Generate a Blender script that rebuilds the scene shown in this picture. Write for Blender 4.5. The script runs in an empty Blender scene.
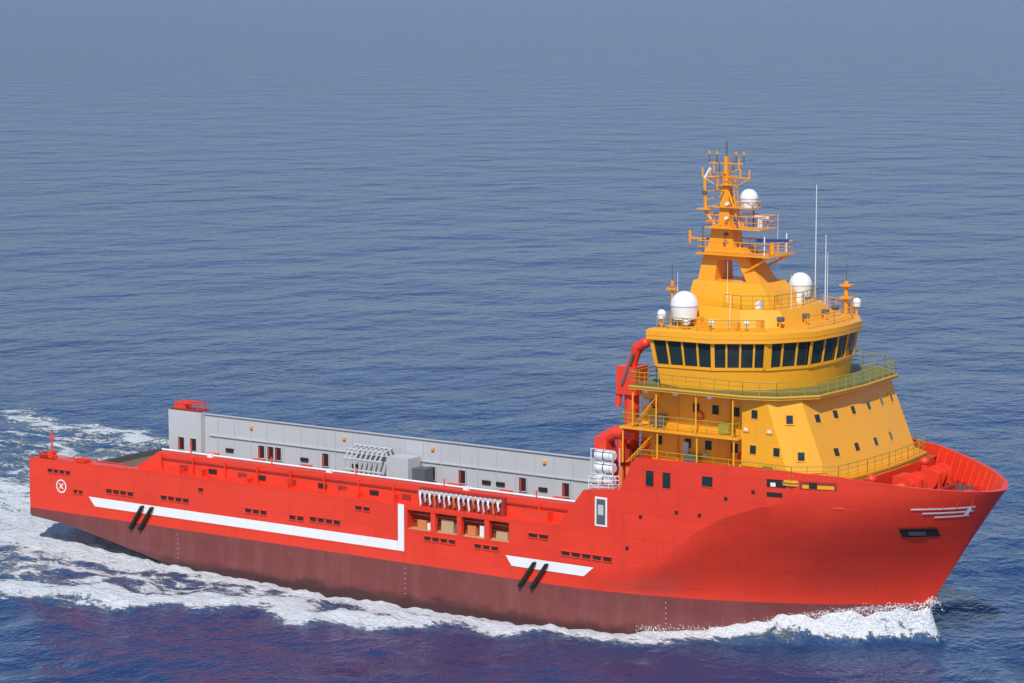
import bpy, bmesh, math, random
import numpy as np
from mathutils import Vector, Matrix
random.seed(4); rng=np.random.RandomState(7)
sc=bpy.context.scene

# ------------------------------------------------------------------ materials
def new_mat(name):
    m=bpy.data.materials.new(name); m.use_nodes=True
    nt=m.node_tree; b=nt.nodes['Principled BSDF']
    return m,nt,b
def N(nt,t,**kw):
    n=nt.nodes.new(t)
    for k,v in kw.items(): setattr(n,k,v)
    return n
def mixc(nt,fac,a,b,blend='MIX'):
    n=N(nt,'ShaderNodeMix',data_type='RGBA',blend_type=blend)
    for sock,val in ((n.inputs[0],fac),(n.inputs[6],a),(n.inputs[7],b)):
        if isinstance(val,bpy.types.NodeSocket): nt.links.new(val,sock)
        elif isinstance(val,(int,float)): sock.default_value=val
        else: sock.default_value=(*val,1)
    return n.outputs[2]
def math_(nt,op,a,b=0.0,c=0.0,clamp=False):
    n=N(nt,'ShaderNodeMath',operation=op); n.use_clamp=clamp
    for i,v in enumerate((a,b,c)):
        if isinstance(v,bpy.types.NodeSocket): nt.links.new(v,n.inputs[i])
        else: n.inputs[i].default_value=v
    return n.outputs[0]
def noise(nt,scale,detail=4,rough=.55,vecscale=(1,1,1),dist=0):
    g=N(nt,'ShaderNodeNewGeometry'); mp=N(nt,'ShaderNodeMapping'); mp.inputs['Scale'].default_value=vecscale
    nt.links.new(g.outputs['Position'],mp.inputs['Vector'])
    n=N(nt,'ShaderNodeTexNoise'); n.inputs['Scale'].default_value=scale; n.inputs['Detail'].default_value=detail
    n.inputs['Roughness'].default_value=rough; n.inputs['Distortion'].default_value=dist
    nt.links.new(mp.outputs[0],n.inputs['Vector']); return n.outputs['Fac']
def maprange(nt,v,a,b,c=0,d=1,smooth=False):
    n=N(nt,'ShaderNodeMapRange'); n.clamp=True
    if smooth: n.interpolation_type='SMOOTHSTEP'
    nt.links.new(v,n.inputs[0])
    for i,x in enumerate((a,b,c,d)): n.inputs[i+1].default_value=x
    return n.outputs[0]

def paint(name,col,rough=.4,var=.12,dirt=.15,metal=0,spec=.5):
    m,nt,b=new_mat(name)
    n1=noise(nt,.35,4); n2=noise(nt,1.6,4,.6,(1,1,.18))
    dark=tuple(c*(1-var) for c in col); lite=tuple(min(1,c*(1+var*.6)) for c in col)
    c=mixc(nt,n1,dark,lite)
    f=maprange(nt,n2,.55,.8,0,dirt)
    c=mixc(nt,f,c,tuple(x*.45+.03 for x in col))
    nt.links.new(c,b.inputs['Base Color'])
    nt.links.new(maprange(nt,n1,.3,.7,rough*.8,rough*1.2),b.inputs['Roughness'])
    b.inputs['Metallic'].default_value=metal
    b.inputs['Specular IOR Level'].default_value=spec
    return m

RED=(.78,.048,.020)
# hull: red topsides above the load line, dull red antifouling below
M_hull,nt,b=new_mat('hull_paint')
g=N(nt,'ShaderNodeNewGeometry'); sp=N(nt,'ShaderNodeSeparateXYZ'); nt.links.new(g.outputs['Position'],sp.inputs[0])
n1=noise(nt,.22,5); n2=noise(nt,1.1,6,.6,(1,1,.12)); n3=noise(nt,.6,6,.65,(1,1,2)); n4=noise(nt,3.5,3,.6,(1,1,.06))
red=mixc(nt,n1,(.70,.041,.017),(.84,.055,.024))
red=mixc(nt,maprange(nt,n2,.54,.8,0,.34),red,(.42,.032,.02))
red=mixc(nt,maprange(nt,n4,.62,.8,0,.2),red,(.30,.06,.03))
# weld seams of the shell plating
cb=N(nt,'ShaderNodeCombineXYZ'); nt.links.new(sp.outputs['X'],cb.inputs[0]); nt.links.new(sp.outputs['Z'],cb.inputs[1])
br=N(nt,'ShaderNodeTexBrick'); nt.links.new(cb.outputs[0],br.inputs['Vector'])
br.inputs['Scale'].default_value=1; br.inputs['Brick Width'].default_value=6.0; br.inputs['Row Height'].default_value=1.9
br.inputs['Mortar Size'].default_value=.03; br.inputs['Color1'].default_value=(1,1,1,1); br.inputs['Color2'].default_value=(.95,.95,.95,1); br.inputs['Mortar'].default_value=(.84,.84,.84,1)
red=mixc(nt,1.0,red,br.outputs['Color'],'MULTIPLY')
af=mixc(nt,n3,(.15,.036,.034),(.23,.060,.054))
af=mixc(nt,maprange(nt,n2,.46,.76,0,.38),af,(.29,.11,.10))
wet=maprange(nt,math_(nt,'ADD',sp.outputs['Z'],math_(nt,'MULTIPLY',n3,1.6)),.5,1.5,1,0,True)
af=mixc(nt,wet,af,(.06,.02,.02))
fz=maprange(nt,sp.outputs['Z'],2.98,3.02)
nt.links.new(mixc(nt,fz,af,red),b.inputs['Base Color'])
nt.links.new(maprange(nt,fz,0,1,.33,.30),b.inputs['Roughness'])
bp=N(nt,'ShaderNodeBump'); bp.inputs['Distance'].default_value=.07; bp.inputs['Strength'].default_value=.6
nb=noise(nt,.5,2,.5)
nt.links.new(nb,bp.inputs['Height']); nt.links.new(bp.outputs[0],b.inputs['Normal'])

M_red=paint('red_paint',RED,.4)
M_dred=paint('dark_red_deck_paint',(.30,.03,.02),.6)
M_yel=paint('yellow_paint',(.86,.365,.014),.42,.09,.2)
M_yel2=paint('mast_orange_paint',(.83,.32,.014),.42,.08,.2)
M_grey=paint('grey_paint',(.50,.51,.53),.5,.07,.25)
M_dgrey=paint('dark_grey_steel',(.10,.11,.12),.5)
M_white=paint('white_paint',(.80,.80,.78),.4,.05,.15)
M_green=paint('deck_green_paint',(.17,.17,.05),.6)
M_rail=paint('olive_rail_paint',(.34,.30,.035),.5)
M_tealrail=paint('grey_green_rail',(.24,.31,.30),.5)
M_black=paint('black_rubber',(.012,.012,.013),.6)
M_wood=paint('cargo_deck_planks',(.20,.12,.07),.8,.3,.4)
M_orange=paint('orange_gear',(.62,.20,.06),.5)
M_blue=paint('blue_radar',(.02,.05,.22),.4)
M_glass,nt,b=new_mat('window_glass')
gn=noise(nt,.9,2); nt.links.new(mixc(nt,gn,(.008,.016,.018),(.03,.05,.05)),b.inputs['Base Color']); b.inputs['Roughness'].default_value=.06
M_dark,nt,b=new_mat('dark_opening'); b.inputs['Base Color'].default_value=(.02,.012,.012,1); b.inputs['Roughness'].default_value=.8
M_tan=paint('tan_interior',(.50,.33,.18),.7)
M_lamp=paint('amber_lamp',(.9,.35,.03),.3)

# ------------------------------------------------------------------ mesh builder
ship=bpy.data.objects.new('offshore_supply_vessel',None); sc.collection.objects.link(ship)
class Part:
    def __init__(s,name): s.name=name; s.v=[]; s.f=[]; s.m=[]; s.mats=[]
    def mi(s,mat):
        if mat not in s.mats: s.mats.append(mat)
        return s.mats.index(mat)
    def add(s,vs,fs,mat):
        o=len(s.v); s.v+= [tuple(v) for v in vs]; k=s.mi(mat)
        for f in fs: s.f.append([o+i for i in f]); s.m.append(k)
    def shift(s,i0,dx):
        for i in range(i0,len(s.v)): x,y,z=s.v[i]; s.v[i]=(x+dx,y,z)
    def done(s,bevel=0,angle=30,merge=False,recalc=True):
        me=bpy.data.meshes.new(s.name); me.from_pydata(s.v,[],s.f)
        for m in s.mats: me.materials.append(m)
        me.polygons.foreach_set('material_index',s.m)
        bm=bmesh.new(); bm.from_mesh(me)
        if merge: bmesh.ops.remove_doubles(bm,verts=bm.verts,dist=.002)
        if recalc: bmesh.ops.recalc_face_normals(bm,faces=bm.faces)
        bm.to_mesh(me); bm.free()
        me.polygons.foreach_set('use_smooth',[True]*len(me.polygons))
        me.set_sharp_from_angle(angle=math.radians(angle))
        ob=bpy.data.objects.new(s.name,me); sc.collection.objects.link(ob); ob.parent=ship
        if bevel:
            md=ob.modifiers.new('b','BEVEL'); md.width=bevel; md.segments=2; md.limit_method='ANGLE'; md.angle_limit=math.radians(35); md.harden_normals=True
        return ob
def loft(P,rings,mat,cap=True):
    n=len(rings[0]); vs=[p for r in rings for p in r]; fs=[]
    for k in range(len(rings)-1):
        for i in range(n):
            j=(i+1)%n; fs.append([k*n+i,k*n+j,(k+1)*n+j,(k+1)*n+i])
    if cap: fs.append(list(range(n))[::-1]); fs.append([(len(rings)-1)*n+i for i in range(n)])
    P.add(vs,fs,mat)
def box(P,x0,x1,y0,y1,z0,z1,mat):
    loft(P,[[(x0,y0,z),(x1,y0,z),(x1,y1,z),(x0,y1,z)] for z in (z0,z1)],mat)
def obox(P,c,ax,up,l,w,h,mat):
    ax=Vector(ax).normalized(); up=Vector(up); w_=ax.cross(up).normalized(); up=w_.cross(ax).normalized(); c=Vector(c)
    rs=[]
    for s in (-.5,.5):
        rs.append([c+ax*(l*s)+w_*(w*a)+up*(h*b_) for a,b_ in ((-.5,-.5),(.5,-.5),(.5,.5),(-.5,.5))])
    loft(P,rs,mat)
def cyl(P,p0,p1,r0,mat,r1=None,n=10):
    r1=r0 if r1 is None else r1
    p0=Vector(p0); p1=Vector(p1); d=(p1-p0).normalized()
    a=d.orthogonal().normalized(); b_=d.cross(a)
    loft(P,[[p+a*(r*math.cos(2*math.pi*i/n))+b_*(r*math.sin(2*math.pi*i/n)) for i in range(n)] for p,r in ((p0,r0),(p1,r1))],mat)
def path(P,pts,r,mat,n=6):
    for a,b_ in zip(pts[:-1],pts[1:]): cyl(P,a,b_,r,mat,n=n)
def dome(P,c,r,mat,full=True,n=20):
    c=Vector(c); rs=[]
    for k in range(0,13):
        t=math.pi*(k+.3)/12.6
        rs.append([c+Vector((r*math.sin(t)*math.cos(2*math.pi*i/n),r*math.sin(t)*math.sin(2*math.pi*i/n),-r*math.cos(t))) for i in range(n)])
    loft(P,rs,mat)
def radome(P,x,y,z,r,zb):
    cyl(P,(x,y,zb),(x,y,z-r*.9),r*.28,M_yel2)
    cyl(P,(x,y,z-r*.95),(x,y,z-.03),r*.88,M_white,r1=r*.99,n=20); 
    cyl(P,(x,y,z-.03),(x,y,z+.03),r*1.02,M_grey,n=20)
    rs=[]
    for k in range(0,9):
        t=math.pi/2*(k/8.3); rs.append([(x+r*math.cos(t)*math.cos(2*math.pi*i/20),y+r*math.cos(t)*math.sin(2*math.pi*i/20),z+.03+r*math.sin(t)) for i in range(20)])
    loft(P,rs,M_white)
def railing(P,pts,h=1.05,sp=1.3,mat=None,r=.032,bars=3,close=False):
    mat=mat or M_rail
    pts=[Vector(p) for p in pts]
    if close: pts.append(pts[0])
    for a,b_ in zip(pts[:-1],pts[1:]):
        L=(b_-a).length; k=max(1,round(L/sp))
        for i in range(k+1):
            p=a.lerp(b_,i/k); cyl(P,p,p+Vector((0,0,h)),r,mat,n=5)
        for j in range(bars):
            o=Vector((0,0,h*(j+1)/bars)); cyl(P,a+o,b_+o,r*(1.25 if j==bars-1 else .8),mat,n=5)
def sym(pts): # starboard outline points -> full closed outline
    return pts+[(x,-y) for x,y in reversed(pts) if abs(y)>1e-6]
def ringz(pts,z): return [(x,y,z) for x,y in pts]

# ------------------------------------------------------------------ hull form
interp=lambda x,xs,ys: float(np.interp(x,xs,ys))
def Xs(z): return interp(z,[-3,0,3.3,8,11.5,12.5,14.1],[81,82.9,84.3,87.1,89.3,90,90.9])
def ztop(x): return interp(x,[0,12,57.0,59.3,62.6,64.0,70,76,80,83,86.7,89,90],[7.65,7.75,7.9,10.9,11.3,13.9,14.05,14.0,13.8,13.4,12.95,12.65,12.5])
def zbot(x): return interp(x,[0,4,9,14,18,25,90],[2.1,1.75,.8,-.3,-1.3,-3,-3])
_zx=np.array([0,64,66,68,70,72.4,75,78.3,81.5,85,90]);_zz=np.array([5.9,5.9,6.0,7.1,8.7,10.1,11.1,11.8,12.1,12.1,11.95])
_fx=np.linspace(60,90,301);_fz=np.interp(_fx,_zx,_zz);_k=np.exp(-np.linspace(-2,2,21)**2);_k/=_k.sum();_fz=np.convolve(np.pad(_fz,10,'edge'),_k,'valid')
def zk(x): return 5.9 if x<=62 else float(np.interp(x,_fx,_fz))
def halfb(X,z,g):
    xe=Xs(z); x0=56+12*g; 
    if X<=x0: return 10.5
    t=min(1,(X-x0)/(xe-x0)); n=2+.2*g; e=1-.38*g
    return 10.5*max(0,1-t**n)**e
def gfun(z,xn):
    if z<=3: return 0
    k=zk(xn); s=min(1,(z-3)/(k-3)); g1=s**interp(xn,[62,74,90],[1.25,1.6,1.5])
    w_=interp(xn,[71,80],[0,1]); g2=s**1.15; g2=.45*g2+.55*g2*g2*(3-2*g2)
    g3=math.sin(s**1.35*math.pi/2)                 # flare eases out towards the stem
    return g1*(1-w_)+(.35*g2+.65*g3)*w_
def xrow(xn,z): return xn if xn<=64 else 64+(xn-64)/26*(Xs(z)-64)
def hull_y(X,z):
    xn=X if X<=64 else 64+(X-64)/(Xs(z)-64)*26
    return halfb(X,z,gfun(z,min(90,xn)))
stations=sorted(set([0,1,2,4,6,8,10,12,14,16,18,20,23,26,29,32,35,38,42.3,44,47,50,52.3,54,56,57,58,59.3,60.5,62.6,64]+[64+i*.5 for i in range(1,42)]+[85.2,85.8,86.4,87,87.6,88.1,88.6,89,89.3,89.6,89.8,89.93,90]))
def zrows(xn):
    zb=zbot(xn); k=zk(xn); t=ztop(xn)
    return [zb+(3-zb)*f for f in (0,.12,.35,.65,1)]+[3+(k-3)*f for f in (.15,.32,.5,.68,.84,1)]+[k+(t-k)*f for f in (.4,.8,1)]
H=Part('hull_shell')
grid=[]; knuckle=set()
for xn in stations:
    zs=zrows(xn); col=[]
    for j,z in enumerate(zs):
        X=xrow(xn,z); y=halfb(X,z,gfun(z,xn))
        if j==0: y*=.90
        if j==1: y*=.985
        if xn==90: y=0
        col.append((X,y,z))
        if j==10 and 66.5<xn<77: knuckle.add((round(X,2),round(y,2),round(z,2)))
    grid.append(col)
nr=len(grid[0])
vs=[];fs=[]
for sgn in (-1,1):
    for col in grid:
        for (x,y,z) in col: vs.append((x,sgn*y,z))
for sgn,o in ((-1,0),(1,len(grid)*nr)):
    for i in range(len(grid)-1):
        for j in range(nr-1):
            if sgn==-1 and 42.2<stations[i]<52.2 and 10<=j<12: continue   # hose station recess
            a=o+i*nr+j; fs.append([a,a+nr,a+nr+1,a+1])
n0=len(grid)*nr
for i in range(len(grid)-1): fs.append([i*nr,n0+i*nr,n0+(i+1)*nr,(i+1)*nr])
for j in range(10): fs.append([j,j+1,n0+j+1,n0+j])
H.add(vs,fs,M_hull)
hob=H.done(merge=True,angle=42)
hm=hob.data; isk=[(round(v.co.x,2),round(abs(v.co.y),2),round(v.co.z,2)) in knuckle for v in hm.vertices]
for e in hm.edges:
    if isk[e.vertices[0]] and isk[e.vertices[1]]: e.use_edge_sharp=True

# inner bulwark, rim and forecastle decks
B=Part('bulwark_and_decks')
st=[s for s in stations if s>=64]
for sgn in (-1,1):
    o=[];i_=[];dn=[]
    for s in st:
        z=ztop(s); X=xrow(s,z); y=halfb(X,z,1) if s<90 else 0
        o.append((X,sgn*y,z+.001)); yi=max(0,y-.28); xi=X-(.4 if s>=89.3 else .1*(s>80))
        if s==90: yi=0; xi=X-.55
        i_.append((xi,sgn*yi,z+.001)); dn.append((xi-(.9*(s-80)/10 if s>80 else 0),sgn*max(0,yi-.12-(.4*(s-80)/10 if s>80 else 0)),11.3))
    n=len(st)
    B.add(o+i_,[[k,k+1,n+k+1,n+k] for k in range(n-1)],M_red)
    B.add(i_+dn,[[k,k+1,n+k+1,n+k] for k in range(n-1)],M_red)
    for s in np.arange(80.6,89.2,.8):
        z=ztop(s); X=xrow(s,z); y=halfb(X,z,1)-.3
        if y<.5: continue
        y2=max(.1,y-.75)
        B.add([(X-.05,sgn*y,z-.15),(X-.3,sgn*(y-.25),11.42),(X-.45,sgn*y2,11.42),(X-.15,sgn*(y-.15),z-.15),
                   (X+.03,sgn*y,z-.15),(X-.22,sgn*(y-.25),11.42),(X-.37,sgn*y2,11.42),(X-.07,sgn*(y-.15),z-.15)],
                  [[0,1,2,3],[7,6,5,4],[0,4,5,1],[1,5,6,2],[2,6,7,3],[3,7,4,0]],M_red)
def deckstrip(P,xs,z,mat,inset=.2):
    a=[];
    for X in xs:
        y=max(0,hull_y(X,z)-inset)
        a.append((X,-y,z)); a.append((X,y,z))
    P.add(a,[[2*k,2*k+2,2*k+3,2*k+1] for k in range(len(xs)-1)],mat)
deckstrip(B,list(np.linspace(63.9,80.5,30)),12.9,M_green)
deckstrip(B,list(np.linspace(80.5,88.7,24)),11.4,M_dred,.55)
box(B,80.4,80.55,-7.9,7.9,11.3,12.95,M_red)
capx=[57.0,58,59.3,62.6,64.0]
B.add([(x,s*10.49,ztop(x)-.03) for x in capx for s in (-1,1)],[[2*k,2*k+2,2*k+3,2*k+1] for k in range(len(capx)-1)],M_red)
box(B,0.02,57.2,-8.66,8.66,5.1,5.4,M_wood)
def crail(sgn,xa,xb,za,zb_,mi,mo):
    y0,y1=8.7,9.45
    for (ya,yb,m) in ((y0,y0+.04,mi),(y0+.04,y1,mo)):
        loft(B,[[(xa,sgn*ya,5.3),(xb,sgn*ya,5.3),(xb,sgn*ya,zb_),(xa,sgn*ya,za)],[(xa,sgn*yb,5.3),(xb,sgn*yb,5.3),(xb,sgn*yb,zb_-.004*(m is mo)),(xa,sgn*yb,za-.004*(m is mo))]],m)
crail(-1,14.6,59.2,9.4,9.4,M_grey,M_red)
crail(-1,11.8,14.6,7.7,9.4,M_red,M_red)
crail(1,0.3,59.2,9.3,9.35,M_grey,M_grey)
for sgn in (-1,1):
    box(B,12,57.2,sgn*9.47,sgn*10.42,7.55,7.8,M_red)
box(B,.1,11.75,-10.42,-8.7,5.45,7.55,M_red); box(B,.1,11.9,9.5,10.42,5.2,7.55,M_red)
box(B,14.8,59,-8.95,-8.65,9.4,9.46,M_grey)
box(B,.35,4.4,8.1,8.66,5.42,9.55,M_grey); box(B,.4,4.3,8.2,9.6,9.6,9.72,M_dred)
box(B,4.45,57,8.55,8.75,9.37,9.46,M_grey)
for k in range(26):
    x=6+k*2.0; box(B,x,x+.08,8.62,8.69,5.6,9.2,M_grey)
box(B,5,57,8.56,8.69,7.35,7.43,M_grey)
# hose station recess behind the opening in starboard side
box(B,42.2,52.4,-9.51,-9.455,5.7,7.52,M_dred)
box(B,42.2,52.4,-10.46,-9.52,5.7,5.88,M_tan)
for x in (42.1,52.3): box(B,x,x+.15,-10.46,-9.52,5.9,7.52,M_red)
for x in (44.6,47.2,49.9): box(B,x,x+.45,-10.47,-10.1,5.9,7.52,M_red)
for x,w,m,h in ((42.9,.9,M_orange,.7),(45.3,1.2,M_tan,1.0),(47.9,.8,M_orange,.8),(50.7,1.1,M_tan,.6),(49.1,.4,M_white,.9),(43.9,.3,M_white,.5),(46.7,.25,M_dgrey,.8)): box(B,x,x+w,-9.95,-9.54,5.9,5.9+h,m)
for z in (6.5,7.0): cyl(B,(42.3,-9.62,z),(52.3,-9.62,z),.06,M_orange,n=6)
B.done(bevel=0.0)

# ------------------------------------------------------------------ side markings and fittings
D=Part('side_markings_and_ports')
def side_poly(pts,mat,off=.02,y=-10.5): # pts (X,z), proud plate on the flat side
    rs=[[(x,y+.01,z) for x,z in pts],[(x,y-off,z) for x,z in pts]]; loft(D,rs,mat)
side_poly([(7.2,4.75),(41.32,4.75),(41.32,3.95),(7.9,3.95)],M_white)
side_poly([(41.35,3.95),(41.35,7.85),(41.95,7.85),(41.95,3.95)],M_white)
def patch(x0,x1,z0,z1,mat,off=.03,nx=4,nz=2,lip=0,skew=0):
    a=[]
    for k in range(nz+1):
        for i in range(nx+1):
            X=x0+(x1-x0)*i/nx+skew*k/nz; z=z0+(z1-z0)*k/nz
            a.append((X,-(hull_y(X,z)+off),z))
    D.add(a,[[k*(nx+1)+i,k*(nx+1)+i+1,(k+1)*(nx+1)+i+1,(k+1)*(nx+1)+i] for k in range(nz) for i in range(nx)],mat)
    if lip:
        for z in (z0-.04,z1+.04):
            cyl(D,(x0-.05,-(hull_y(x0,z)+.05),z),(x1+.05,-(hull_y(x1,z)+.05),z),.045,M_red,n=6)
patch(52.6,59.4,4.05,4.85,M_white,.05,14,3)
for s,xa,xb in ((1,59.4,60.3),(-1,52.6,52.0)):
    D.add([(xa,-(hull_y(xa,4.05)+.05),4.05),(xa,-(hull_y(xa,4.85)+.05),4.85),(xb,-(hull_y(xb,4.85)+.05),4.85)],[[0,1,2]],M_white)
def ports(x,z,n,w=.62,h=.34,gap=.22):
    for i in range(n):
        xx=x+i*(w+gap); patch(xx,xx+w,z,z+h,M_dark,lip=1,nx=1,nz=1)
ports(2.3,6.5,4,.5,.3); ports(9.3,5.35,4); ports(15.7,5.45,4); ports(25.2,5.35,3); ports(30,5.3,2); ports(32.2,5.4,4); ports(44,5.15,4,.6,.3); ports(49,5.1,3,.6,.3); ports(57.3,5.5,5,.75,.32); ports(20,6.6,1,.5,.3); ports(37,6.9,2,.6,.3)
ports(5.4,4.9,2,.4,.3);ports(54.2,6.6,2,.8,.3)
for x in (17.5,42.0,66):
    for k in range(6): patch(x,x+.09,.4+k*.42,.47+k*.42,M_grey,nx=1,nz=1)
for k in range(16):
    a=2*math.pi*k/16; c=2*math.pi*(k+1)/16
    D.add([(3.9+r*math.cos(t),-10.53,5.35+r*math.sin(t)) for r,t in ((.62,a),(.62,c),(.50,c),(.50,a))],[[0,1,2,3]],M_white)
obox(D,(3.9,-10.53,5.35),(1,0,1),(0,1,0),.7,.1,.02,M_white); obox(D,(3.9,-10.535,5.35),(1,0,-1),(0,1,0),.7,.1,.02,M_white)
for x in (12.9,14.0,54.1,55.25):
    cyl(D,(x+.75,-10.75,4.55),(x-.65,-10.75,2.55),.17,M_black); cyl(D,(x+.75,-10.5,4.55),(x+.75,-10.8,4.55),.12,M_black); cyl(D,(x-.65,-10.5,2.55),(x-.65,-10.8,2.55),.12,M_black)
for x in (65.0,66.5): patch(x-.08,x+.78,11.75,13.15,M_red,.04); patch(x,x+.7,11.85,13.05,M_glass,.06)
patch(69.8,71.0,12.25,13.2,M_red,.04); patch(69.95,70.85,12.35,13.1,M_glass,.06)
for x,z in ((67.6,9.9),(69.6,9.9),(71.8,11.4),(74,12.1),(63.2,6.6),(64.4,9.2)): patch(x,x+.28,z,z+.28,M_dark)
patch(75.2,76.7,12.75,13.35,M_dark,.03); patch(75.5,75.9,12.8,13.1,M_white,.05)
patch(77.7,80.4,12.75,13.35,M_dred,.03); patch(77.9,80.2,12.82,13.1,M_yel,.05); patch(78.4,79.0,12.84,13.28,M_dark,.07);patch(75.2,76.4,12.0,12.35,M_dark,.03)
side_poly([(60.4,8.2),(61.5,8.2),(61.5,10.5),(60.4,10.5)],M_white,.04); side_poly([(60.55,8.35),(61.35,8.35),(61.35,10.35),(60.55,10.35)],M_dgrey,.06)
side_poly([(60.7,9.1),(61.2,9.1),(61.2,9.9),(60.7,9.9)],M_grey,.09)
# bow wing stripes
for z,x0,x1 in ((11.35,85.0,88.5),(11.0,85.6,88.3),(10.65,86.2,88.0)):
    patch(x0,x1,z,z+.12,M_white,.07,nx=20,nz=1,skew=.1)
patch(87.8,88.0,10.75,11.5,M_white,.08,nx=2,nz=3,skew=.5)
# anchor pocket
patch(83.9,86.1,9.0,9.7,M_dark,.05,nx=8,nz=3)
patch(83.85,86.15,9.72,9.84,M_dred,.10,nx=8,nz=1)
patch(84.4,85.4,9.15,9.5,M_dgrey,.14,nx=5,nz=1)
# outer face of cargo rail: pipes, stanchions, lockers, hoses
cyl(D,(15,-9.6,8.9),(57.5,-9.6,8.9),.05,M_dred)
for k in range(12): box(D,15+k*3.6,15.1+k*3.6,-9.7,-9.46,7.8,9.2,M_red)
for k in range(9):
    x=17+k*2.9+(k%3)*.4
    if x<42: box(D,x,x+.9,-9.52,-9.46,8.05,8.45,M_dark if k%2 else M_dred)
cyl(D,(14.6,-9.0,9.55),(58.5,-9.0,9.55),.08,M_white)
railing(D,[(1,-10.3,7.65),(11.5,-10.3,7.7)],.35,2.2,M_red,.04,1)
# hose connection manifold: row of flanged couplings with hanging hoses
box(D,43.0,51.4,-9.8,-9.5,7.82,9.25,M_dred)
for k in range(17):
    x=43.3+k*.48
    cyl(D,(x,-10.05,8.95),(x,-9.7,8.95),.15,M_white,n=10); cyl(D,(x,-10.12,8.95),(x,-10.05,8.95),.19,M_grey,n=10)
    L_=(7.85,8.2,8.0,7.85,8.3)[k%5]
    path(D,[(x,-10.1,8.95),(x+.05,-10.2,8.6),(x+.1,-10.15,L_+.15),(x+.02,-10.1,L_)],.08,(M_white,M_grey,M_white,M_orange)[k%4])
for x,w,h in ((16,1.6,.4),(24,1.2,.35),(35,2,.4),(39.5,1.2,.6),(53.4,2.4,.8),(19.5,.6,.6),(29,.6,.5)): box(D,x,x+w,-10.2,-9.5,7.8,7.8+h,M_red)
# doors along the port inner wall
for x in (1.6,3.1,11.0,12.1,13.0,18.6,26.0,30.7,34.0,40.5,45.0):
    yw=8.62 if x>4.5 else 8.08
    box(D,x-.1,x+.8,yw-.04,yw+.03,5.75,7.1,M_grey); box(D,x,x+.7,yw-.06,yw+.02,5.85,7.0,M_dark)
    cyl(D,(x+.2,yw-.1,5.9),(x+.2,yw-.12,6.9),.06,M_red)
for x in (10,21,31,43): box(D,x,x+.3,8.5,8.7,8.5,8.75,M_lamp)
for x in (7,16,22,28.5,36.5,38,42.5,48,51): box(D,x,x+.9,8.58,8.69,6.0,6.35,M_dark)
for k in range(9): box(D,5+k*5.6,6.2+k*5.6,8.2,8.6,5.4,5.75,M_red)
D.done(recalc=True)

# ------------------------------------------------------------------ aft deck gear
A=Part('aft_deck_gear')
railing(A,[(.15,-8.3,5.9),(.15,8.0,5.9)],.9,1.0,M_tealrail,.05,3)
box(A,.1,.3,-8.5,8.0,5.42,5.9,M_dgrey)
cyl(A,(2.0,-9.6,7.6),(2.0,-9.6,9.9),.09,M_red); obox(A,(2.0,-9.6,9.5),(1,0,0),(0,0,1),.8,.08,.08,M_red); box(A,1.7,2.3,-9.9,-9.3,7.6,8.2,M_red)
box(A,.6,1.6,-9.9,-8.8,7.6,8.0,M_dred); box(A,5,6.2,-9.9,-9.0,7.6,7.9,M_red)
path(A,[(1,8.4,9.7),(1,8.4,10.3),(3.8,8.4,10.3),(3.8,8.4,9.7)],.1,M_red); path(A,[(1,9.4,9.7),(1,9.4,10.3),(3.8,9.4,10.3),(3.8,9.4,9.7)],.1,M_red)
box(A,1,2.2,8.4,9.4,9.72,10.1,M_red)
for k in range(8):
    x=23.2+k*.55
    pts=[(x,6.0,5.4),(x,6.0,7.4),(x+.2,6.5,8.2),(x+.2,7.6,8.4),(x,8.3,7.6)]
    path(A,pts,.09,M_grey)
for z,y in ((7.4,6.0),(6.4,6.0),(8.2,6.5),(8.4,7.6)): cyl(A,(23,y,z),(27.4,y,z),.09,M_grey)
box(A,27.6,30.0,6.4,8.3,5.4,7.9,M_grey); box(A,30.0,31.4,7.0,8.3,5.4,7.0,M_dgrey)
for x in (18,27,36,45,54): cyl(A,(x,-9.1,9.4),(x,-9.1,10.1),.06,M_red); 
for x in (20,33,47): box(A,x,x+.5,-9.3,-8.98,9.4,9.7,M_white)
A.done()

# ------------------------------------------------------------------ superstructure
S=Part('superstructure')
box(S,60.0,64.2,-8.3,9.2,10.9,13.1,M_red)
o0=sym([(63.0,-7.9),(72.6,-7.9),(72.6,-9.2),(76.8,-9.2),(79.2,-7.6),(79.7,0)])
o1=sym([(63.0,-7.9),(72.6,-7.9),(72.6,-9.2),(74.6,-9.2),(76.6,-7.5),(77.1,0)])
loft(S,[ringz(o0,12.95),ringz(o1,19.3)],M_yel)
def slab(pts,z,t,mat,mat2=None):
    loft(S,[ringz(pts,z-t),ringz(pts,z)],mat)
g1=[(62.2,-9.9),(72.58,-9.9),(72.58,-7.5),(62.2,-7.5)]
slab(g1,16.15,.18,M_yel)
slab([(x,-y) for x,y in g1][::-1],16.15,.18,M_yel)
g2=sym([(63.2,-10.2),(73.2,-10.1),(75.6,-9.2),(77.8,-6.6),(78.2,0)])
slab(g2,19.45,.28,M_yel)
g3=[(x-.15*(x>70)+.1*(x<64),y*.985) for x,y in g2]; loft(S,[ringz(g3,19.452),ringz(g3,19.47)],M_green)
g4=[(x+.03*(x>70),y*1.003) for x,y in g2]; loft(S,[ringz(g4,19.26),ringz(g4,19.36)],M_green)
sk=sym([(63.5,-9.6),(77.2,-9.75),(80.0,-7.6),(80.4,-3.5),(80.5,0)])
slab(sk,13.35,.4,M_yel)
sk2=[(x+.03,y*1.003) for x,y in sk]; loft(S,[ringz(sk2,13.1),ringz(sk2,13.2)],M_green)
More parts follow.
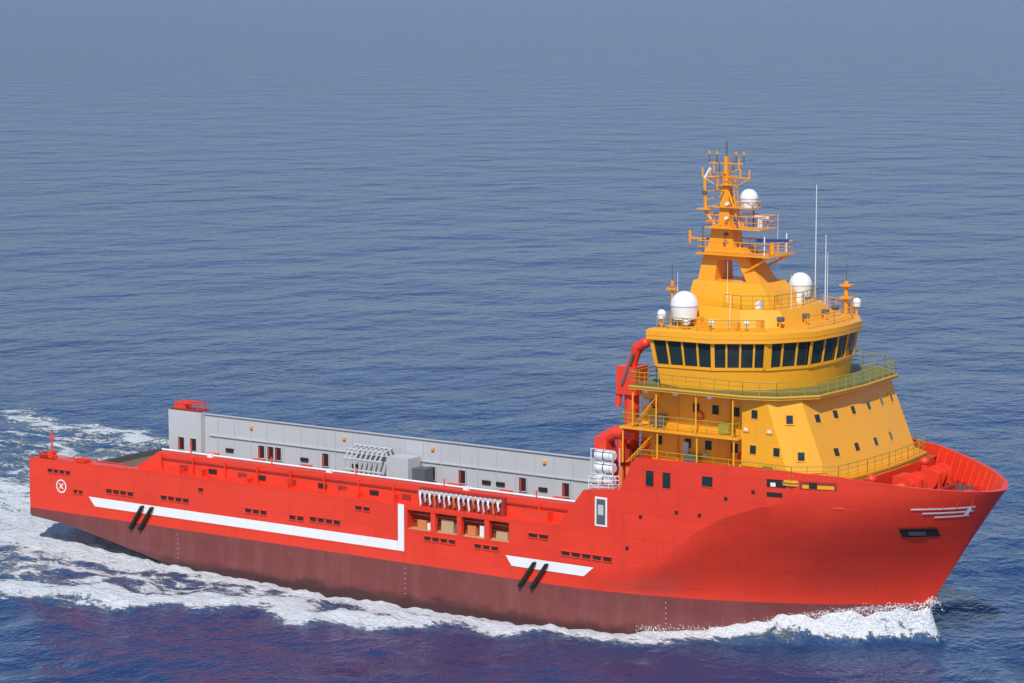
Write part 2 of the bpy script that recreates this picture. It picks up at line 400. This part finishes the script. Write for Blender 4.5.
# wheelhouse: wall, glazing band, eyebrow (faceted plan, marked corner to the side wing)
WB=[(65.3,-9.5),(70.0,-9.1),(73.4,-6.9),(75.3,-3.7),(75.6,0)]
def wh(off):
    q=[]
    for i,(x,y) in enumerate(WB):
        f=(-1,.35,.8,1,1)[i]; gq=(1,1,.75,.35,0)[i]
        q.append((x+off*f,y-off*gq))
    return q
loft(S,[ringz(sym(wh(-.25)),19.4),ringz(sym(wh(0)),21.15)],M_yel)
loft(S,[ringz(sym(wh(-.04)),21.15),ringz(sym(wh(.24)),23.05)],M_glass)
loft(S,[ringz(sym(wh(.30)),23.03),ringz(sym(wh(.62)),23.12),ringz(sym(wh(.62)),23.85),ringz(sym(wh(.45)),23.95)],M_yel)
lo=wh(.03); hi=wh(.31)
segs=[(0,1,4),(1,2,4),(2,3,3),(3,4,2)]
for a,b_,n in segs:
    for k in range(n+1):
        if k==n and b_!=4: continue
        t=k/n
        for sg in (-1,1):
            if b_==4 and k==n and sg==1: continue
            p0=Vector((lo[a][0]*(1-t)+lo[b_][0]*t,sg*-(lo[a][1]*(1-t)+lo[b_][1]*t),21.1))
            p1=Vector((hi[a][0]*(1-t)+hi[b_][0]*t,sg*-(hi[a][1]*(1-t)+hi[b_][1]*t),23.08))
            ed=Vector((lo[b_][0]-lo[a][0],sg*-(lo[b_][1]-lo[a][1]),0))
            wd=.65 if (a==2 and k==0) else (.3 if k==0 else .15)
            obox(S,(p0+p1)/2,p1-p0,ed.cross(p1-p0),(p1-p0).length,wd,.1,M_yel)
loft(S,[ringz(sym(wh(.07)),20.98),ringz(sym(wh(.09)),21.2)],M_yel)
loft(S,[ringz(sym(wh(.64)),23.42),ringz(sym(wh(.64)),23.5)],M_yel2)
# monkey island house and its bulwark
mi=sym([(65.0,-6.4),(70.8,-6.2),(73.4,-3.9),(73.8,0)])
mi2=sym([(65.2,-6.0),(70.4,-5.8),(72.7,-3.6),(73.1,0)])
loft(S,[ringz(mi,23.9),[(x,y,25.2+max(0,(72-x))*.06) for x,y in mi2]],M_yel)
S.done(bevel=.05)

W=Part('windows_and_doors')
def plate(c,nrm,w,h,mat,fr=M_yel,d=.06):
    nrm=Vector(nrm).normalized(); up=Vector((0,0,1)); ax=up.cross(nrm).normalized(); u2=nrm.cross(ax)
    c=Vector(c)
    obox(W,c,ax,u2,w+.22,d,h+.22,fr)
    obox(W,c+nrm*.035,ax,u2,w,d,h,mat)
for x in (64.6,67.2,69.0,71.3): plate((x,-7.9,15.0),(0,-1,0),.55,.7,M_glass)
plate((70.2,-7.9,14.4),(0,-1,0),.8,1.9,M_yel2); plate((65.9,-7.9,17.2),(0,-1,0),.8,1.9,M_yel2)
for x in (64.2,67.9,69.6,71.4): plate((x,-7.9,17.8),(0,-1,0),.55,.7,M_glass)
for x,z in ((73.7,18.0),(75.6,15.3),(73.6,15.3)): plate((x,-9.2,z),(0,-1,0),.5,.62,M_glass)
def frontpt(y,z):
    t=(z-12.95)/6.35
    return np.interp(abs(y),[0,7.6],[79.7,79.2])*(1-t)+np.interp(abs(y),[0,7.5],[77.1,76.6])*t
for y in (-6.2,-3.6,-1,1.7,4.3,6.3): plate((frontpt(y,17.6),y,17.6),(6.35,y*.3,2.55),.5,.6,M_glass)
for y in (-5.2,-2.2,.8,3.8): plate((frontpt(y,15.0),y,15.0),(6.35,y*.3,2.55),.5,.6,M_glass)
for z in (15.0,17.7):
    t=(z-12.95)/6.35; plate(((76.8+79.2)/2-2.4*t,-8.38,z),(2.2,-2.8,.8),.5,.62,M_glass)
for x,z in ((68.2,17.2),(72.0,14.4),(63.4,14.6)):
    for k in range(12):
        a=2*math.pi*k/12; b2=2*math.pi*(k+1)/12
        cyl(W,(x+.36*math.cos(a),-8.02,z+.36*math.sin(a)),(x+.36*math.cos(b2),-8.02,z+.36*math.sin(b2)),.08,M_red,n=6)
for x in (64.4,67,70): box(W,x,x+.35,-9.95,-9.6,18.95,19.15,M_white)
for x in (73,75): plate((x,-9.25,16.8),(0,-1,0),.3,.2,M_white)
for x,z,w,h in ((63.2,17.6,.6,.5),(66.8,14.2,.5,.9),(68.6,14.0,.4,.4),(72.0,17.0,.3,1.2)): box(W,x,x+w,-8.1,-7.92,z,z+h,M_grey)
for x in (66.3,70.9): cyl(W,(x,-8.0,13.4),(x,-8.0,19.1),.07,M_yel2)
for x,z,w,h in ((67.4,13.4,1.0,.9),(74.5,13.4,.8,.8),(64.6,16.2,.8,.9),(70.4,16.2,.9,.7)): box(W,x,x+w,-9.3 if z<14 and x>73 else -8.9,-8.2 if x<73 else -9.25,z,z+h,M_dgrey if x<70 else M_rail)
W.done()

R=Part('railings')
railing(R,[(62.3,-7.6,16.15),(62.3,-9.8,16.15),(72.4,-9.8,16.15),(72.4,-9.2,16.15)])
railing(R,[(x,y,19.45) for x,y in [(63.35,-5)]+[(a-.15*(a>64)+.1*(a<64),b_*.985) for a,b_ in g2]+[(63.35,5)]])
railing(R,[(63.6,-9.5,13.35),(77.1,-9.65,13.35),(79.9,-7.5,13.35),(80.3,-3.5,13.35),(80.4,0,13.35),(80.3,3.5,13.35),(79.9,7.5,13.35),(77.1,9.6,13.35)])
railing(R,[(65.2,-9.4,23.93),(66.2,-9.4,23.93),(69.8,-9.1,23.93),(73.2,-7.0,23.93)],.9); railing(R,[(69.8,9.1,23.93),(73.2,7.1,23.93),(75.2,3.8,23.93),(75.5,0,23.93),(75.2,-3.8,23.93)],1.0,1.1,M_yel)
railing(R,[(68.8,-5.4,25.3),(70.3,-5.4,25.25),(72.2,-3.6,25.2),(72.8,0,25.2),(72.2,3.6,25.2),(70.2,5.4,25.3),(66,5.4,25.5)],1.1,1.0)
railing(R,[(60.2,-8.2,13.1),(60.2,-3,13.1)],1.0); railing(R,[(59.6,-10.2,10.95),(62.4,-10.2,11.25)],1.0,.9,M_white)
for x in (62.4,65.5,69,72.2):
    cyl(R,(x,-9.7,13.3),(x,-9.7,16.0),.07,M_yel); cyl(R,(max(63.4,x),-9.9,16.2),(max(63.4,x),-9.9,19.2),.07,M_yel)
def ladder(a,b_,w,mat):
    a=Vector(a); b_=Vector(b_)
    for s in (-w,w): cyl(R,a+Vector((0,s,0)),b_+Vector((0,s,0)),.05,mat)
    for k in range(10):
        p=a.lerp(b_,k/10); obox(R,p,(0,1,0),(0,0,1),2*w,.22,.04,mat)
ladder((63.2,-9.2,16.2),(66.0,-9.2,19.4),.35,M_yel); ladder((62.6,-9.1,13.3),(65.4,-9.1,16.1),.35,M_yel)
R.done()

# ------------------------------------------------------------------ mast
T=Part('mast_and_antennas')
def ring4(x0,x1,y,z): return [(x0,-y,z),(x1,-y,z),(x1,y,z),(x0,y,z)]
loft(T,[ring4(63.2,70.6,2.6,24.5),ring4(63.3,70.2,2.3,26.0),ring4(63.4,69.4,2.0,26.9)],M_yel)       # pedestal
loft(T,[ring4(63.5,65.0,1.5,26.8),ring4(63.8,65.1,1.1,29.0)],M_yel2)   # aft leg
loft(T,[ring4(67.9,69.2,1.4,26.8),ring4(66.5,67.6,1.0,29.0)],M_yel2)   # raked forward leg
loft(T,[ring4(63.8,67.8,1.2,28.55),ring4(63.9,67.2,1.0,29.5)],M_yel2)
box(T,63.6,70.2,-2.0,2.0,28.95,29.07,M_yel2)
for s in (-1,1): cyl(T,(67.5,s*1.2,27.6),(69.9,s*1.7,28.95),.1,M_yel2)
loft(T,[ring4(64.0,66.3,.8,29.5),ring4(64.3,66.0,.65,31.2)],M_yel2)
box(T,64.0,69.0,-1.4,1.4,30.97,31.07,M_yel2)
loft(T,[ring4(64.7,65.7,.45,31.2),ring4(64.9,65.5,.32,34.2)],M_yel2)
loft(T,[ring4(64.95,65.4,.22,34.0),ring4(65.05,65.3,.15,36.6)],M_yel2); cyl(T,(65.15,0,36.6),(65.15,0,37.8),.06,M_dgrey)
for (xa,xb,yy,z) in ((63.7,70.1,1.9,29.07),(64.1,68.9,1.3,31.07)):
    railing(T,[(xa,-yy,z),(xb,-yy,z),(xb,yy,z),(xa,yy,z)],.95,1.2,M_yel2,.035,2,True)
box(T,64.3,67.9,-.7,.7,32.57,32.65,M_yel2); railing(T,[(66.3,-.7,32.6),(67.9,-.7,32.6),(67.9,.7,32.6),(66.3,.7,32.6)],.5,.9,M_yel2,.03,1)
box(T,64.4,66.0,-.6,.6,34.32,34.4,M_yel2); railing(T,[(64.45,-.55,34.4),(65.95,-.55,34.4),(65.95,.55,34.4),(64.45,.55,34.4)],.6,.8,M_yel2,.03,1,True)
for s in (-1,1):
    cyl(T,(66.6,s*.3,31),(65.2,s*.2,34.5),.08,M_yel2); path(T,[(65.15,0,35.2),(65.15,s*2.0,35.4),(65.15,s*2.0,36.3)],.065,M_yel2); path(T,[(65.15,0,33.8),(65.15,s*1.4,34.0),(65.15,s*1.4,34.9)],.065,M_yel2)
    cyl(T,(65.15,s*1.1,35.3),(65.15,s*1.1,36.2),.05,M_dgrey)
    for z in (29.9,30.5,31.8,32.9): cyl(T,(65.6,s*(.75-.1*(z-30)),z),(65.6,s*(1.0-.1*(z-30)),z),.15,M_white if z>31 else M_dgrey)
    cyl(T,(66.9,s*1.3,31.1),(66.9,s*1.3,32.3),.06,M_dgrey); cyl(T,(69.6,s*1.8,29.1),(69.6,s*1.8,30.6),.05,M_white)
    cyl(T,(64.1,s*1.8,29.1),(64.1,s*1.8,31.2),.05,M_dgrey)
path(T,[(63.0,0,34.9),(67.3,0,34.9)],.06,M_yel2); path(T,[(63.6,0,36.0),(66.7,0,36.0)],.06,M_yel2)
path(T,[(63.0,0,34.9),(64.9,0,33.9)],.045,M_yel2); path(T,[(67.3,0,34.9),(65.4,0,33.9)],.045,M_yel2)
for x in (63.0,63.7,66.4,67.2): cyl(T,(x,0,34.9),(x,0,35.6),.07,M_yel2)
for x in (63.6,64.3,66.0,66.7): cyl(T,(x,0,36.0),(x,0,36.8),.05,M_dgrey); cyl(T,(x,0,36.7),(x,0,36.95),.09,M_yel2)
path(T,[(64.2,0,31),(63.3,0,32.2),(63.2,0,34.8)],.13,M_yel2); box(T,62.7,63.8,-.4,.4,32.3,32.42,M_yel2); cyl(T,(63.2,0,34.8),(63.7,0,35.6),.12,M_white); cyl(T,(63.2,0,33.5),(63.2,0,33.8),.22,M_dgrey)
for z in np.arange(31.3,34,.6): cyl(T,(63.3,0,z),(64.9,0,z+.3),.04,M_yel2,n=5)
radome(T,67.2,0,33.35,.72,32.6)
cyl(T,(69.3,0,29.1),(69.3,0,30.0),.2,M_yel2); obox(T,(69.3,0,30.15),(.8,.6,0),(0,0,1),2.6,.25,.22,M_blue)
cyl(T,(68.2,0,31.1),(68.2,0,31.8),.18,M_white); obox(T,(68.2,0,31.95),(.9,-.4,0),(0,0,1),2.0,.22,.2,M_white)
obox(T,(62.9,0,30.0),(1,0,0),(0,0,1),2.2,.14,.14,M_yel2); cyl(T,(61.9,0,29.6),(61.9,0,30.6),.12,M_yel2)
for s in (-.25,.25): cyl(T,(66.9,s,26.9),(65.95,s,34.2),.035,M_yel)
for z in np.arange(27.2,34,.35): cyl(T,(66.9-(z-26.9)*.13,-.25,z),(66.9-(z-26.9)*.13,.25,z),.03,M_yel,n=5)
T.shift(0,.7)
radome(T,66.4,-7.3,25.55,1.08,23.9)
radome(T,70.6,3.6,26.4,.95,25.0)
for (x,y,z,r) in ((65.5,-9.2,25.0,.34),(67.6,-9.0,24.6,.28),(74.0,6.8,24.9,.34),(73.6,7.6,24.5,.26),(65.1,-8.6,24.4,.25),(69.2,-8.0,24.5,.22),(71.8,-7.2,24.5,.2)): radome(T,x,y,z,r,23.8)
cyl(T,(64.9,-6.6,23.9),(64.9,-6.6,27.3),.12,M_yel2); box(T,64.5,65.3,-6.9,-6.3,26.6,26.75,M_yel2); cyl(T,(64.9,-6.6,27.3),(64.9,-6.6,28.6),.04,M_dgrey); cyl(T,(64.9,-6.6,26.8),(64.9,-6.6,27.1),.2,M_orange)
cyl(T,(73.3,6.3,23.9),(73.3,6.3,26.6),.17,M_yel2); box(T,72.9,73.8,5.9,6.7,25.2,25.35,M_yel2); box(T,72.9,73.8,5.9,6.7,26.2,26.35,M_yel2); cyl(T,(73.3,6.3,26.6),(73.3,6.3,28.0),.04,M_dgrey)
for (x,y,z0,z1,r) in ((70.9,5.6,24,34.2,.05),(71.9,5.4,24,30.3,.05),(68.0,4.6,24,31.8,.03),(66.2,-8.0,23.9,28.2,.025),(67.4,-2.4,25,28.6,.025),(72.8,-2.0,24,27.8,.03),(72.5,4.6,24,29,.03),(70.2,-6.9,24,26.6,.03)): cyl(T,(x,y,z0),(x,y,z1),r,M_white,r1=r*.5,n=6)
for y in (-4.5,-1.5,1.8,4.6): 
    cyl(T,(74.1-abs(y)*.2,y,23.9),(74.1-abs(y)*.2,y,24.5),.08,M_yel2); cyl(T,(73.9-abs(y)*.2,y,24.65),(74.4-abs(y)*.2,y,24.65),.2,M_dgrey)
for x,y,w,h in ((68.4,-8.2,.7,.5),(70.6,-7.4,.5,.6),(67.0,-6.9,.6,.7),(71.9,-5.9,.4,.7)): box(T,x,x+w,y,y+.5,23.95,23.95+h,M_yel2)
for x,y,w,h in ((70.6,-1.6,.6,.8),(71.5,1.2,.5,.7),(66.5,3.4,.9,.9),(70.9,-4.2,.4,.6)): box(T,x,x+w,y,y+.6,25.2,25.3+h,M_white if w<.6 else M_yel)
T.done()

# ------------------------------------------------------------------ deck cranes, rafts, foredeck gear
G=Part('cranes_and_rafts')
cyl(G,(61.3,-6.6,13),(61.3,-6.6,18.6),.6,M_red,n=14); box(G,60.4,62.2,-7.5,-5.7,18.2,20.4,M_red)
path(G,[(61.3,-6.8,20.2),(61.9,-6.8,21.9),(62.6,-6.8,22.3)],.42,M_red,12); path(G,[(62.4,-6.6,22.2),(60.6,-7.1,19.4),(60.4,-7.2,17.2)],.26,M_red,8)
for p in ((61.3,-6.8,20.2),(61.9,-6.8,21.9),(62.6,-6.8,22.3)): dome(G,p,.43,M_red)
path(G,[(61.0,-7.6,19.0),(61.9,-7.4,21.5)],.12,M_dgrey)
path(G,[(59.9,-8.8,13.3),(60.1,-8.8,14.8),(61.2,-8.8,15.4),(63.0,-8.6,15.4)],.5,M_red,14); box(G,59.6,60.7,-9.4,-8.1,13.5,15.0,M_red)
for p in ((60.1,-8.8,14.8),(61.2,-8.8,15.4)): dome(G,p,.51,M_red)
cyl(G,(61.6,-8.6,13.1),(61.6,-8.6,15.3),.4,M_red); box(G,60.3,62.3,-8.6,-7.6,13.1,14.1,M_dred)
for k in range(3):
    z=11.7+k*.98; x=60.0
    cyl(G,(x,-9.6,z),(x+1.5,-9.6,z),.43,M_white,n=16)
    for e,s in ((x,-1),(x+1.5,1)): cyl(G,(e,-9.6,z),(e+s*.14,-9.6,z),.43,M_white,r1=.28,n=16)
    for dx in (.1,1.3): cyl(G,(x+dx,-9.6,z),(x+dx+.08,-9.6,z),.445,M_grey,n=16)
    cyl(G,(x+.71,-9.6,z),(x+.79,-9.6,z),.46,M_dgrey,n=16)
box(G,59.8,61.8,-9.9,-9.3,11.0,11.25,M_grey)
for x in (59.75,61.75): 
    for y in (-10.1,-9.1): cyl(G,(x,y,11),(x,y,14.2),.06,M_grey)
for z in (12.2,13.2,14.15): cyl(G,(59.7,-10.1,z),(61.8,-10.1,z),.05,M_grey)
for x in (62.5,63.1): cyl(G,(x,-10.1,11.2),(x,-10.1,13.0),.16,M_orange); 
G.done()
F=Part('foredeck_windlass')
for s in (-1,1):
    cyl(F,(83.2,s*1.0,12.5),(83.2,s*3.4,12.5),.55,M_red,n=16); 
    for y in (.9,2.2,3.5): cyl(F,(83.2,s*y,12.5),(83.2,s*(y+.12),12.5),.85,M_red,n=18)
    box(F,82.4,84.0,s*1.4,s*1.9,11.4,12.9,M_red); box(F,82.2,84.2,s*.6,s*3.8,11.4,11.7,M_dred)
    cyl(F,(83.2,s*3.6,12.5),(83.2,s*4.3,12.5),.35,M_orange,n=12)
    for x in (85.6,86.3): cyl(F,(x,s*1.7,11.4),(x,s*1.7,12.2),.2,M_dgrey,n=10); cyl(F,(x-3.4,s*5.6,11.4),(x-3.4,s*5.6,12.2),.2,M_red,n=10)
    cyl(F,(84.4,s*1.4,11.5),(86.6,s*.9,11.4),.15,M_dgrey)
    cyl(F,(81.2,s*4.6,11.4),(81.2,s*4.6,13.0),.3,M_red); dome(F,(81.2,s*4.6,13.1),.38,M_red)
box(F,81.2,82.0,-1,1,11.4,12.8,M_red); cyl(F,(88.0,0,11.4),(88.0,0,14.0),.06,M_red); box(F,86.6,87.4,-.5,.5,11.4,12.1,M_red)
cyl(F,(84.6,-3.2,11.5),(84.6,-2.0,11.9),.4,M_dred); 
F.done()

# ------------------------------------------------------------------ sea
def axis(lo,hi,step,far,gr=1.16):
    c=list(np.arange(lo,hi+step/2,step)); s=step;p=c[-1]; up=[]
    while p<far: s*=gr; p+=s; up.append(p)
    s=step;p=c[0]; dn=[]
    while p>-far: s*=gr; p-=s; dn.append(p)
    return np.array(dn[::-1]+c+up)
xs=axis(-45,105,.36,26000); ys=axis(-48,30,.3,26000)
X,Y=np.meshgrid(xs,ys); 
Wl=np.array([hull_y(x,1.0) if 0<=x<=83.5 else 0 for x in np.clip(xs,0,84)]); Wl[xs<0]=10; Wg=np.broadcast_to(Wl,X.shape)
a=np.abs(Y)
Yo=np.interp(X,[-400,-80,-20,0,15,27,38,52,63,71,80,84.5,87],[80,44,38,34,30,25,21.5,17.8,13.8,9.4,4.8,1.0,.2])
d=a-Wg
def sines(n,lo,hi,seed,amp=1):
    r=np.random.RandomState(seed); z=np.zeros_like(X)
    for _ in range(n):
        L=math.exp(r.uniform(math.log(lo),math.log(hi))); th=r.normal(0.9,.7); k=2*math.pi/L
        z+=np.sin(k*(X*math.cos(th)+Y*math.sin(th))+r.uniform(0,6.28))*L
    return z/n*amp
turb=sines(30,2,9,11,1); turb/=np.abs(turb).max()
near=np.exp(-(np.clip(d,0,None)/(np.interp(X,[0,30,50,64,72,84],[5.0,4.8,4.8,4.2,2.6,1.0])*(1+.5*turb)))**2)*np.interp(X,[-30,0,15,40,60,72,80,84.5,85.5],[.2,1.25,1.28,1.3,1.3,1.25,1.2,1.2,0])
wob=1.2*np.sin(X*.33)+.8*np.sin(X*.81+1)+1.0*np.sin(X*.13+2)+2.0*turb
wf=np.interp(X,[60,72],[1,0])
cr=np.exp(-((a-(Yo-2.4+wob*wf))/np.interp(X,[0,40,70,84],[3.6,3.2,1.8,.6]))**2)*np.interp(X,[-200,-40,0,20,45,60,76,83],[.3,.95,1.2,1.2,1.2,1.2,1.0,0])
cr2=np.exp(-((a-(Wg+.52*(Yo-Wg)+1.5*wob*wf))/1.8)**2)*np.interp(X,[-100,-30,0,40,56],[.4,.95,1.0,.9,0])
inside=1/(1+np.exp((a-Yo)/1.0))
fill=inside*np.interp(X,[-150,-40,0,20,35,50,65,80,84],[.3,.62,.74,.66,.62,.66,.7,.5,0])
wake=np.where(X<2,np.exp(-(a/16)**4)*np.interp(X,[-300,-60,-10,2],[.25,.65,1.0,1.1]),0)
fade=np.exp(-((np.clip(np.abs(X-40)-60,0,None))/60)**2-((np.clip(a-35,0,None))/60)**2)
Hs=np.interp(X,[-30,0,8,20,40,58,64,68,72,77,81,83.4,84.2,85.1],[.0,.1,-.3,-.6,-.7,-.6,-.3,.2,1.1,2.2,3.0,3.5,2.4,0])
Hs=Hs*(1+.10*np.sin(X*1.7)+.07*np.sin(X*3.9+1))
Zb=Hs*np.exp(-(np.clip(d,0,None)/(np.interp(X,[0,60,72,84],[4,4,1.9,.75])*(1+.35*turb)))**1.6)
Fm=np.clip(np.maximum.reduce([near,cr,cr2,fill,wake,np.clip((Zb-.1)*1.2,0,1.05)*(X>66)]),0,1.3)
Z=Zb+.5*cr*inside**.5*np.interp(X,[-60,0,60,76,84],[.4,.8,1,.3,0])+.25*cr2
Z+=.10*sines(26,3,16,1)*fade*.8+.10*sines(40,.8,3.2,2)*fade*(np.minimum(Fm,1)*3.0)
n=len(xs);m=len(ys)
co=np.stack([X,Y,Z],-1).reshape(-1,3)
me=bpy.data.meshes.new('sea_water'); me.vertices.add(n*m); me.vertices.foreach_set('co',co.ravel())
I=np.arange(n*m).reshape(m,n); q=np.stack([I[:-1,:-1],I[:-1,1:],I[1:,1:],I[1:,:-1]],-1).reshape(-1)
nf=(n-1)*(m-1); me.loops.add(nf*4); me.loops.foreach_set('vertex_index',q); me.polygons.add(nf)
me.polygons.foreach_set('loop_start',np.arange(0,nf*4,4)); me.polygons.foreach_set('use_smooth',np.ones(nf,bool)); me.update(calc_edges=True)
at=me.attributes.new('foam','FLOAT','POINT'); at.data.foreach_set('value',Fm.ravel().astype(np.float32))
sea=bpy.data.objects.new('sea_water',me); sc.collection.objects.link(sea)
M_sea,nt,b=new_mat('sea_water'); me.materials.append(M_sea)
nt.nodes.remove(b); out=nt.nodes['Material Output']
af_=N(nt,'ShaderNodeAttribute',attribute_name='foam').outputs['Fac']
fn=noise(nt,.5,8,.7,(.5,1,1),.8); fn2=noise(nt,3.2,4,.7,(.7,1,1))
fsum=math_(nt,'ADD',af_,math_(nt,'ADD',math_(nt,'MULTIPLY',math_(nt,'SUBTRACT',fn,.5),2.3),math_(nt,'MULTIPLY',math_(nt,'SUBTRACT',fn2,.5),1.0)))
gate=maprange(nt,af_,.08,.3)
mask=math_(nt,'MULTIPLY',maprange(nt,fsum,.60,.84,0,1,True),gate)
aer=math_(nt,'MULTIPLY',maprange(nt,fsum,.2,.8,0,1,True),gate)
big=noise(nt,.006,4,.5,(1,.5,1))
base=mixc(nt,big,(.011,.038,.112),(.018,.050,.138))
base=mixc(nt,math_(nt,'MULTIPLY',aer,.55),base,(.09,.19,.29))
base=mixc(nt,mask,base,mixc(nt,fn2,(.66,.72,.77),(.95,.96,.97)))
h1=noise(nt,.16,3,.5,(1,.7,1)); h2=noise(nt,.55,3,.6,(1,.75,1)); h3=noise(nt,2.2,3,.6,(1,.8,1)); h0=noise(nt,.045,2,.5,(1,.8,1))
hh=math_(nt,'ADD',math_(nt,'MULTIPLY',h1,1.35),math_(nt,'ADD',math_(nt,'MULTIPLY',h2,.68),math_(nt,'MULTIPLY',h3,.18)))
hh=math_(nt,'ADD',hh,math_(nt,'MULTIPLY',h0,4.5))
hh=math_(nt,'ADD',hh,math_(nt,'MULTIPLY',math_(nt,'MULTIPLY',mask,fn2),.9))
bp=N(nt,'ShaderNodeBump'); bp.inputs['Distance'].default_value=.62; bp.inputs['Strength'].default_value=1
nt.links.new(hh,bp.inputs['Height'])
# upwelling blue (diffuse) + rough-sea reflectance: a wind-ruffled sea never reaches full grazing Fresnel
df=N(nt,'ShaderNodeBsdfDiffuse'); gl=N(nt,'ShaderNodeBsdfGlossy'); gl.inputs['Roughness'].default_value=.14; gl.inputs['Color'].default_value=(.86,.88,1,1)
nt.links.new(base,df.inputs['Color']); nt.links.new(bp.outputs[0],df.inputs['Normal']); nt.links.new(bp.outputs[0],gl.inputs['Normal'])
fr=N(nt,'ShaderNodeFresnel'); fr.inputs['IOR'].default_value=1.33; nt.links.new(bp.outputs[0],fr.inputs['Normal'])
fac=math_(nt,'MINIMUM',math_(nt,'MULTIPLY',fr.outputs[0],1.0),.42)
fac=math_(nt,'MULTIPLY',fac,maprange(nt,mask,0,1,1,.08))
mx=N(nt,'ShaderNodeMixShader'); nt.links.new(fac,mx.inputs[0]); nt.links.new(df.outputs[0],mx.inputs[1]); nt.links.new(gl.outputs[0],mx.inputs[2])
nt.links.new(mx.outputs[0],out.inputs['Surface'])
# spray droplets thrown up along the bow wave
sv_=[];sf_=[]
r=np.random.RandomState(3)
def drop(x,y,z,s):
    o=len(sv_); 
    for v in ((1,0,-.5),(-.5,.87,-.5),(-.5,-.87,-.5),(0,0,1)): sv_.append((x+v[0]*s,y+v[1]*s,z+v[2]*s))
    sf_.extend([[o,o+1,o+3],[o+1,o+2,o+3],[o+2,o,o+3],[o,o+2,o+1]])
for _ in range(3600):
    x=84.6-abs(r.normal(0,5)) if r.rand()<.75 else r.uniform(64,84.6)
    w_=hull_y(min(x,83.2),1.5) if x<83.2 else 0
    dd=abs(r.normal(.2,.5)); h=float(np.interp(x,[60,70,77,84.4,86],[.1,.7,2.2,3.4,1.5]))*math.exp(-(dd/1.5)**1.6)
    sg=-1 if r.rand()<.8 else 1
    drop(x+r.normal(0,.2),sg*(w_+.15+dd),max(.1,h)+abs(r.normal(0,.2)),r.uniform(.015,.045))
sm=bpy.data.meshes.new('spray'); sm.from_pydata(sv_,[],sf_)
M_sp,nt,b=new_mat('spray_white'); b.inputs['Base Color'].default_value=(.9,.92,.93,1); b.inputs['Roughness'].default_value=.6; sm.materials.append(M_sp)
so=bpy.data.objects.new('spray',sm); sc.collection.objects.link(so); so.parent=sea

# ------------------------------------------------------------------ light, world, camera
w=bpy.data.worlds.new('World'); sc.world=w; w.use_nodes=True; nt=w.node_tree
sky=nt.nodes.new('ShaderNodeTexSky'); sky.sky_type='NISHITA'; sky.sun_disc=False
sv=Vector((.30,-.62,.76)).normalized()
sky.sun_elevation=math.asin(sv.z); sky.sun_rotation=math.atan2(sv.x,sv.y); sky.air_density=1.0; sky.dust_density=0.3; sky.ozone_density=4.0
nt.links.new(sky.outputs[0],nt.nodes['Background'].inputs[0]); nt.nodes['Background'].inputs[1].default_value=.12
L=bpy.data.lights.new('sun','SUN'); L.energy=3.9; L.angle=math.radians(1.0); L.color=(1,.97,.92)
lo_=bpy.data.objects.new('sun',L); sc.collection.objects.link(lo_); lo_.rotation_euler=sv.to_track_quat('Z','Y').to_euler()

th=math.radians(34); ph=math.atan(361.5/2700)
cam=bpy.data.cameras.new('camera'); co_=bpy.data.objects.new('camera',cam); sc.collection.objects.link(co_)
co_.location=(170.5,-185.3,50.3)
dv=Vector((-math.sin(th)*math.cos(ph),math.cos(th)*math.cos(ph),-math.sin(ph)))
co_.rotation_euler=dv.to_track_quat('-Z','Y').to_euler()
cam.sensor_width=36; cam.lens=2700/1024*36; cam.clip_end=60000; cam.clip_start=1
sc.camera=co_
sc.view_settings.view_transform='Standard'; sc.view_settings.look='None'; sc.view_settings.exposure=0
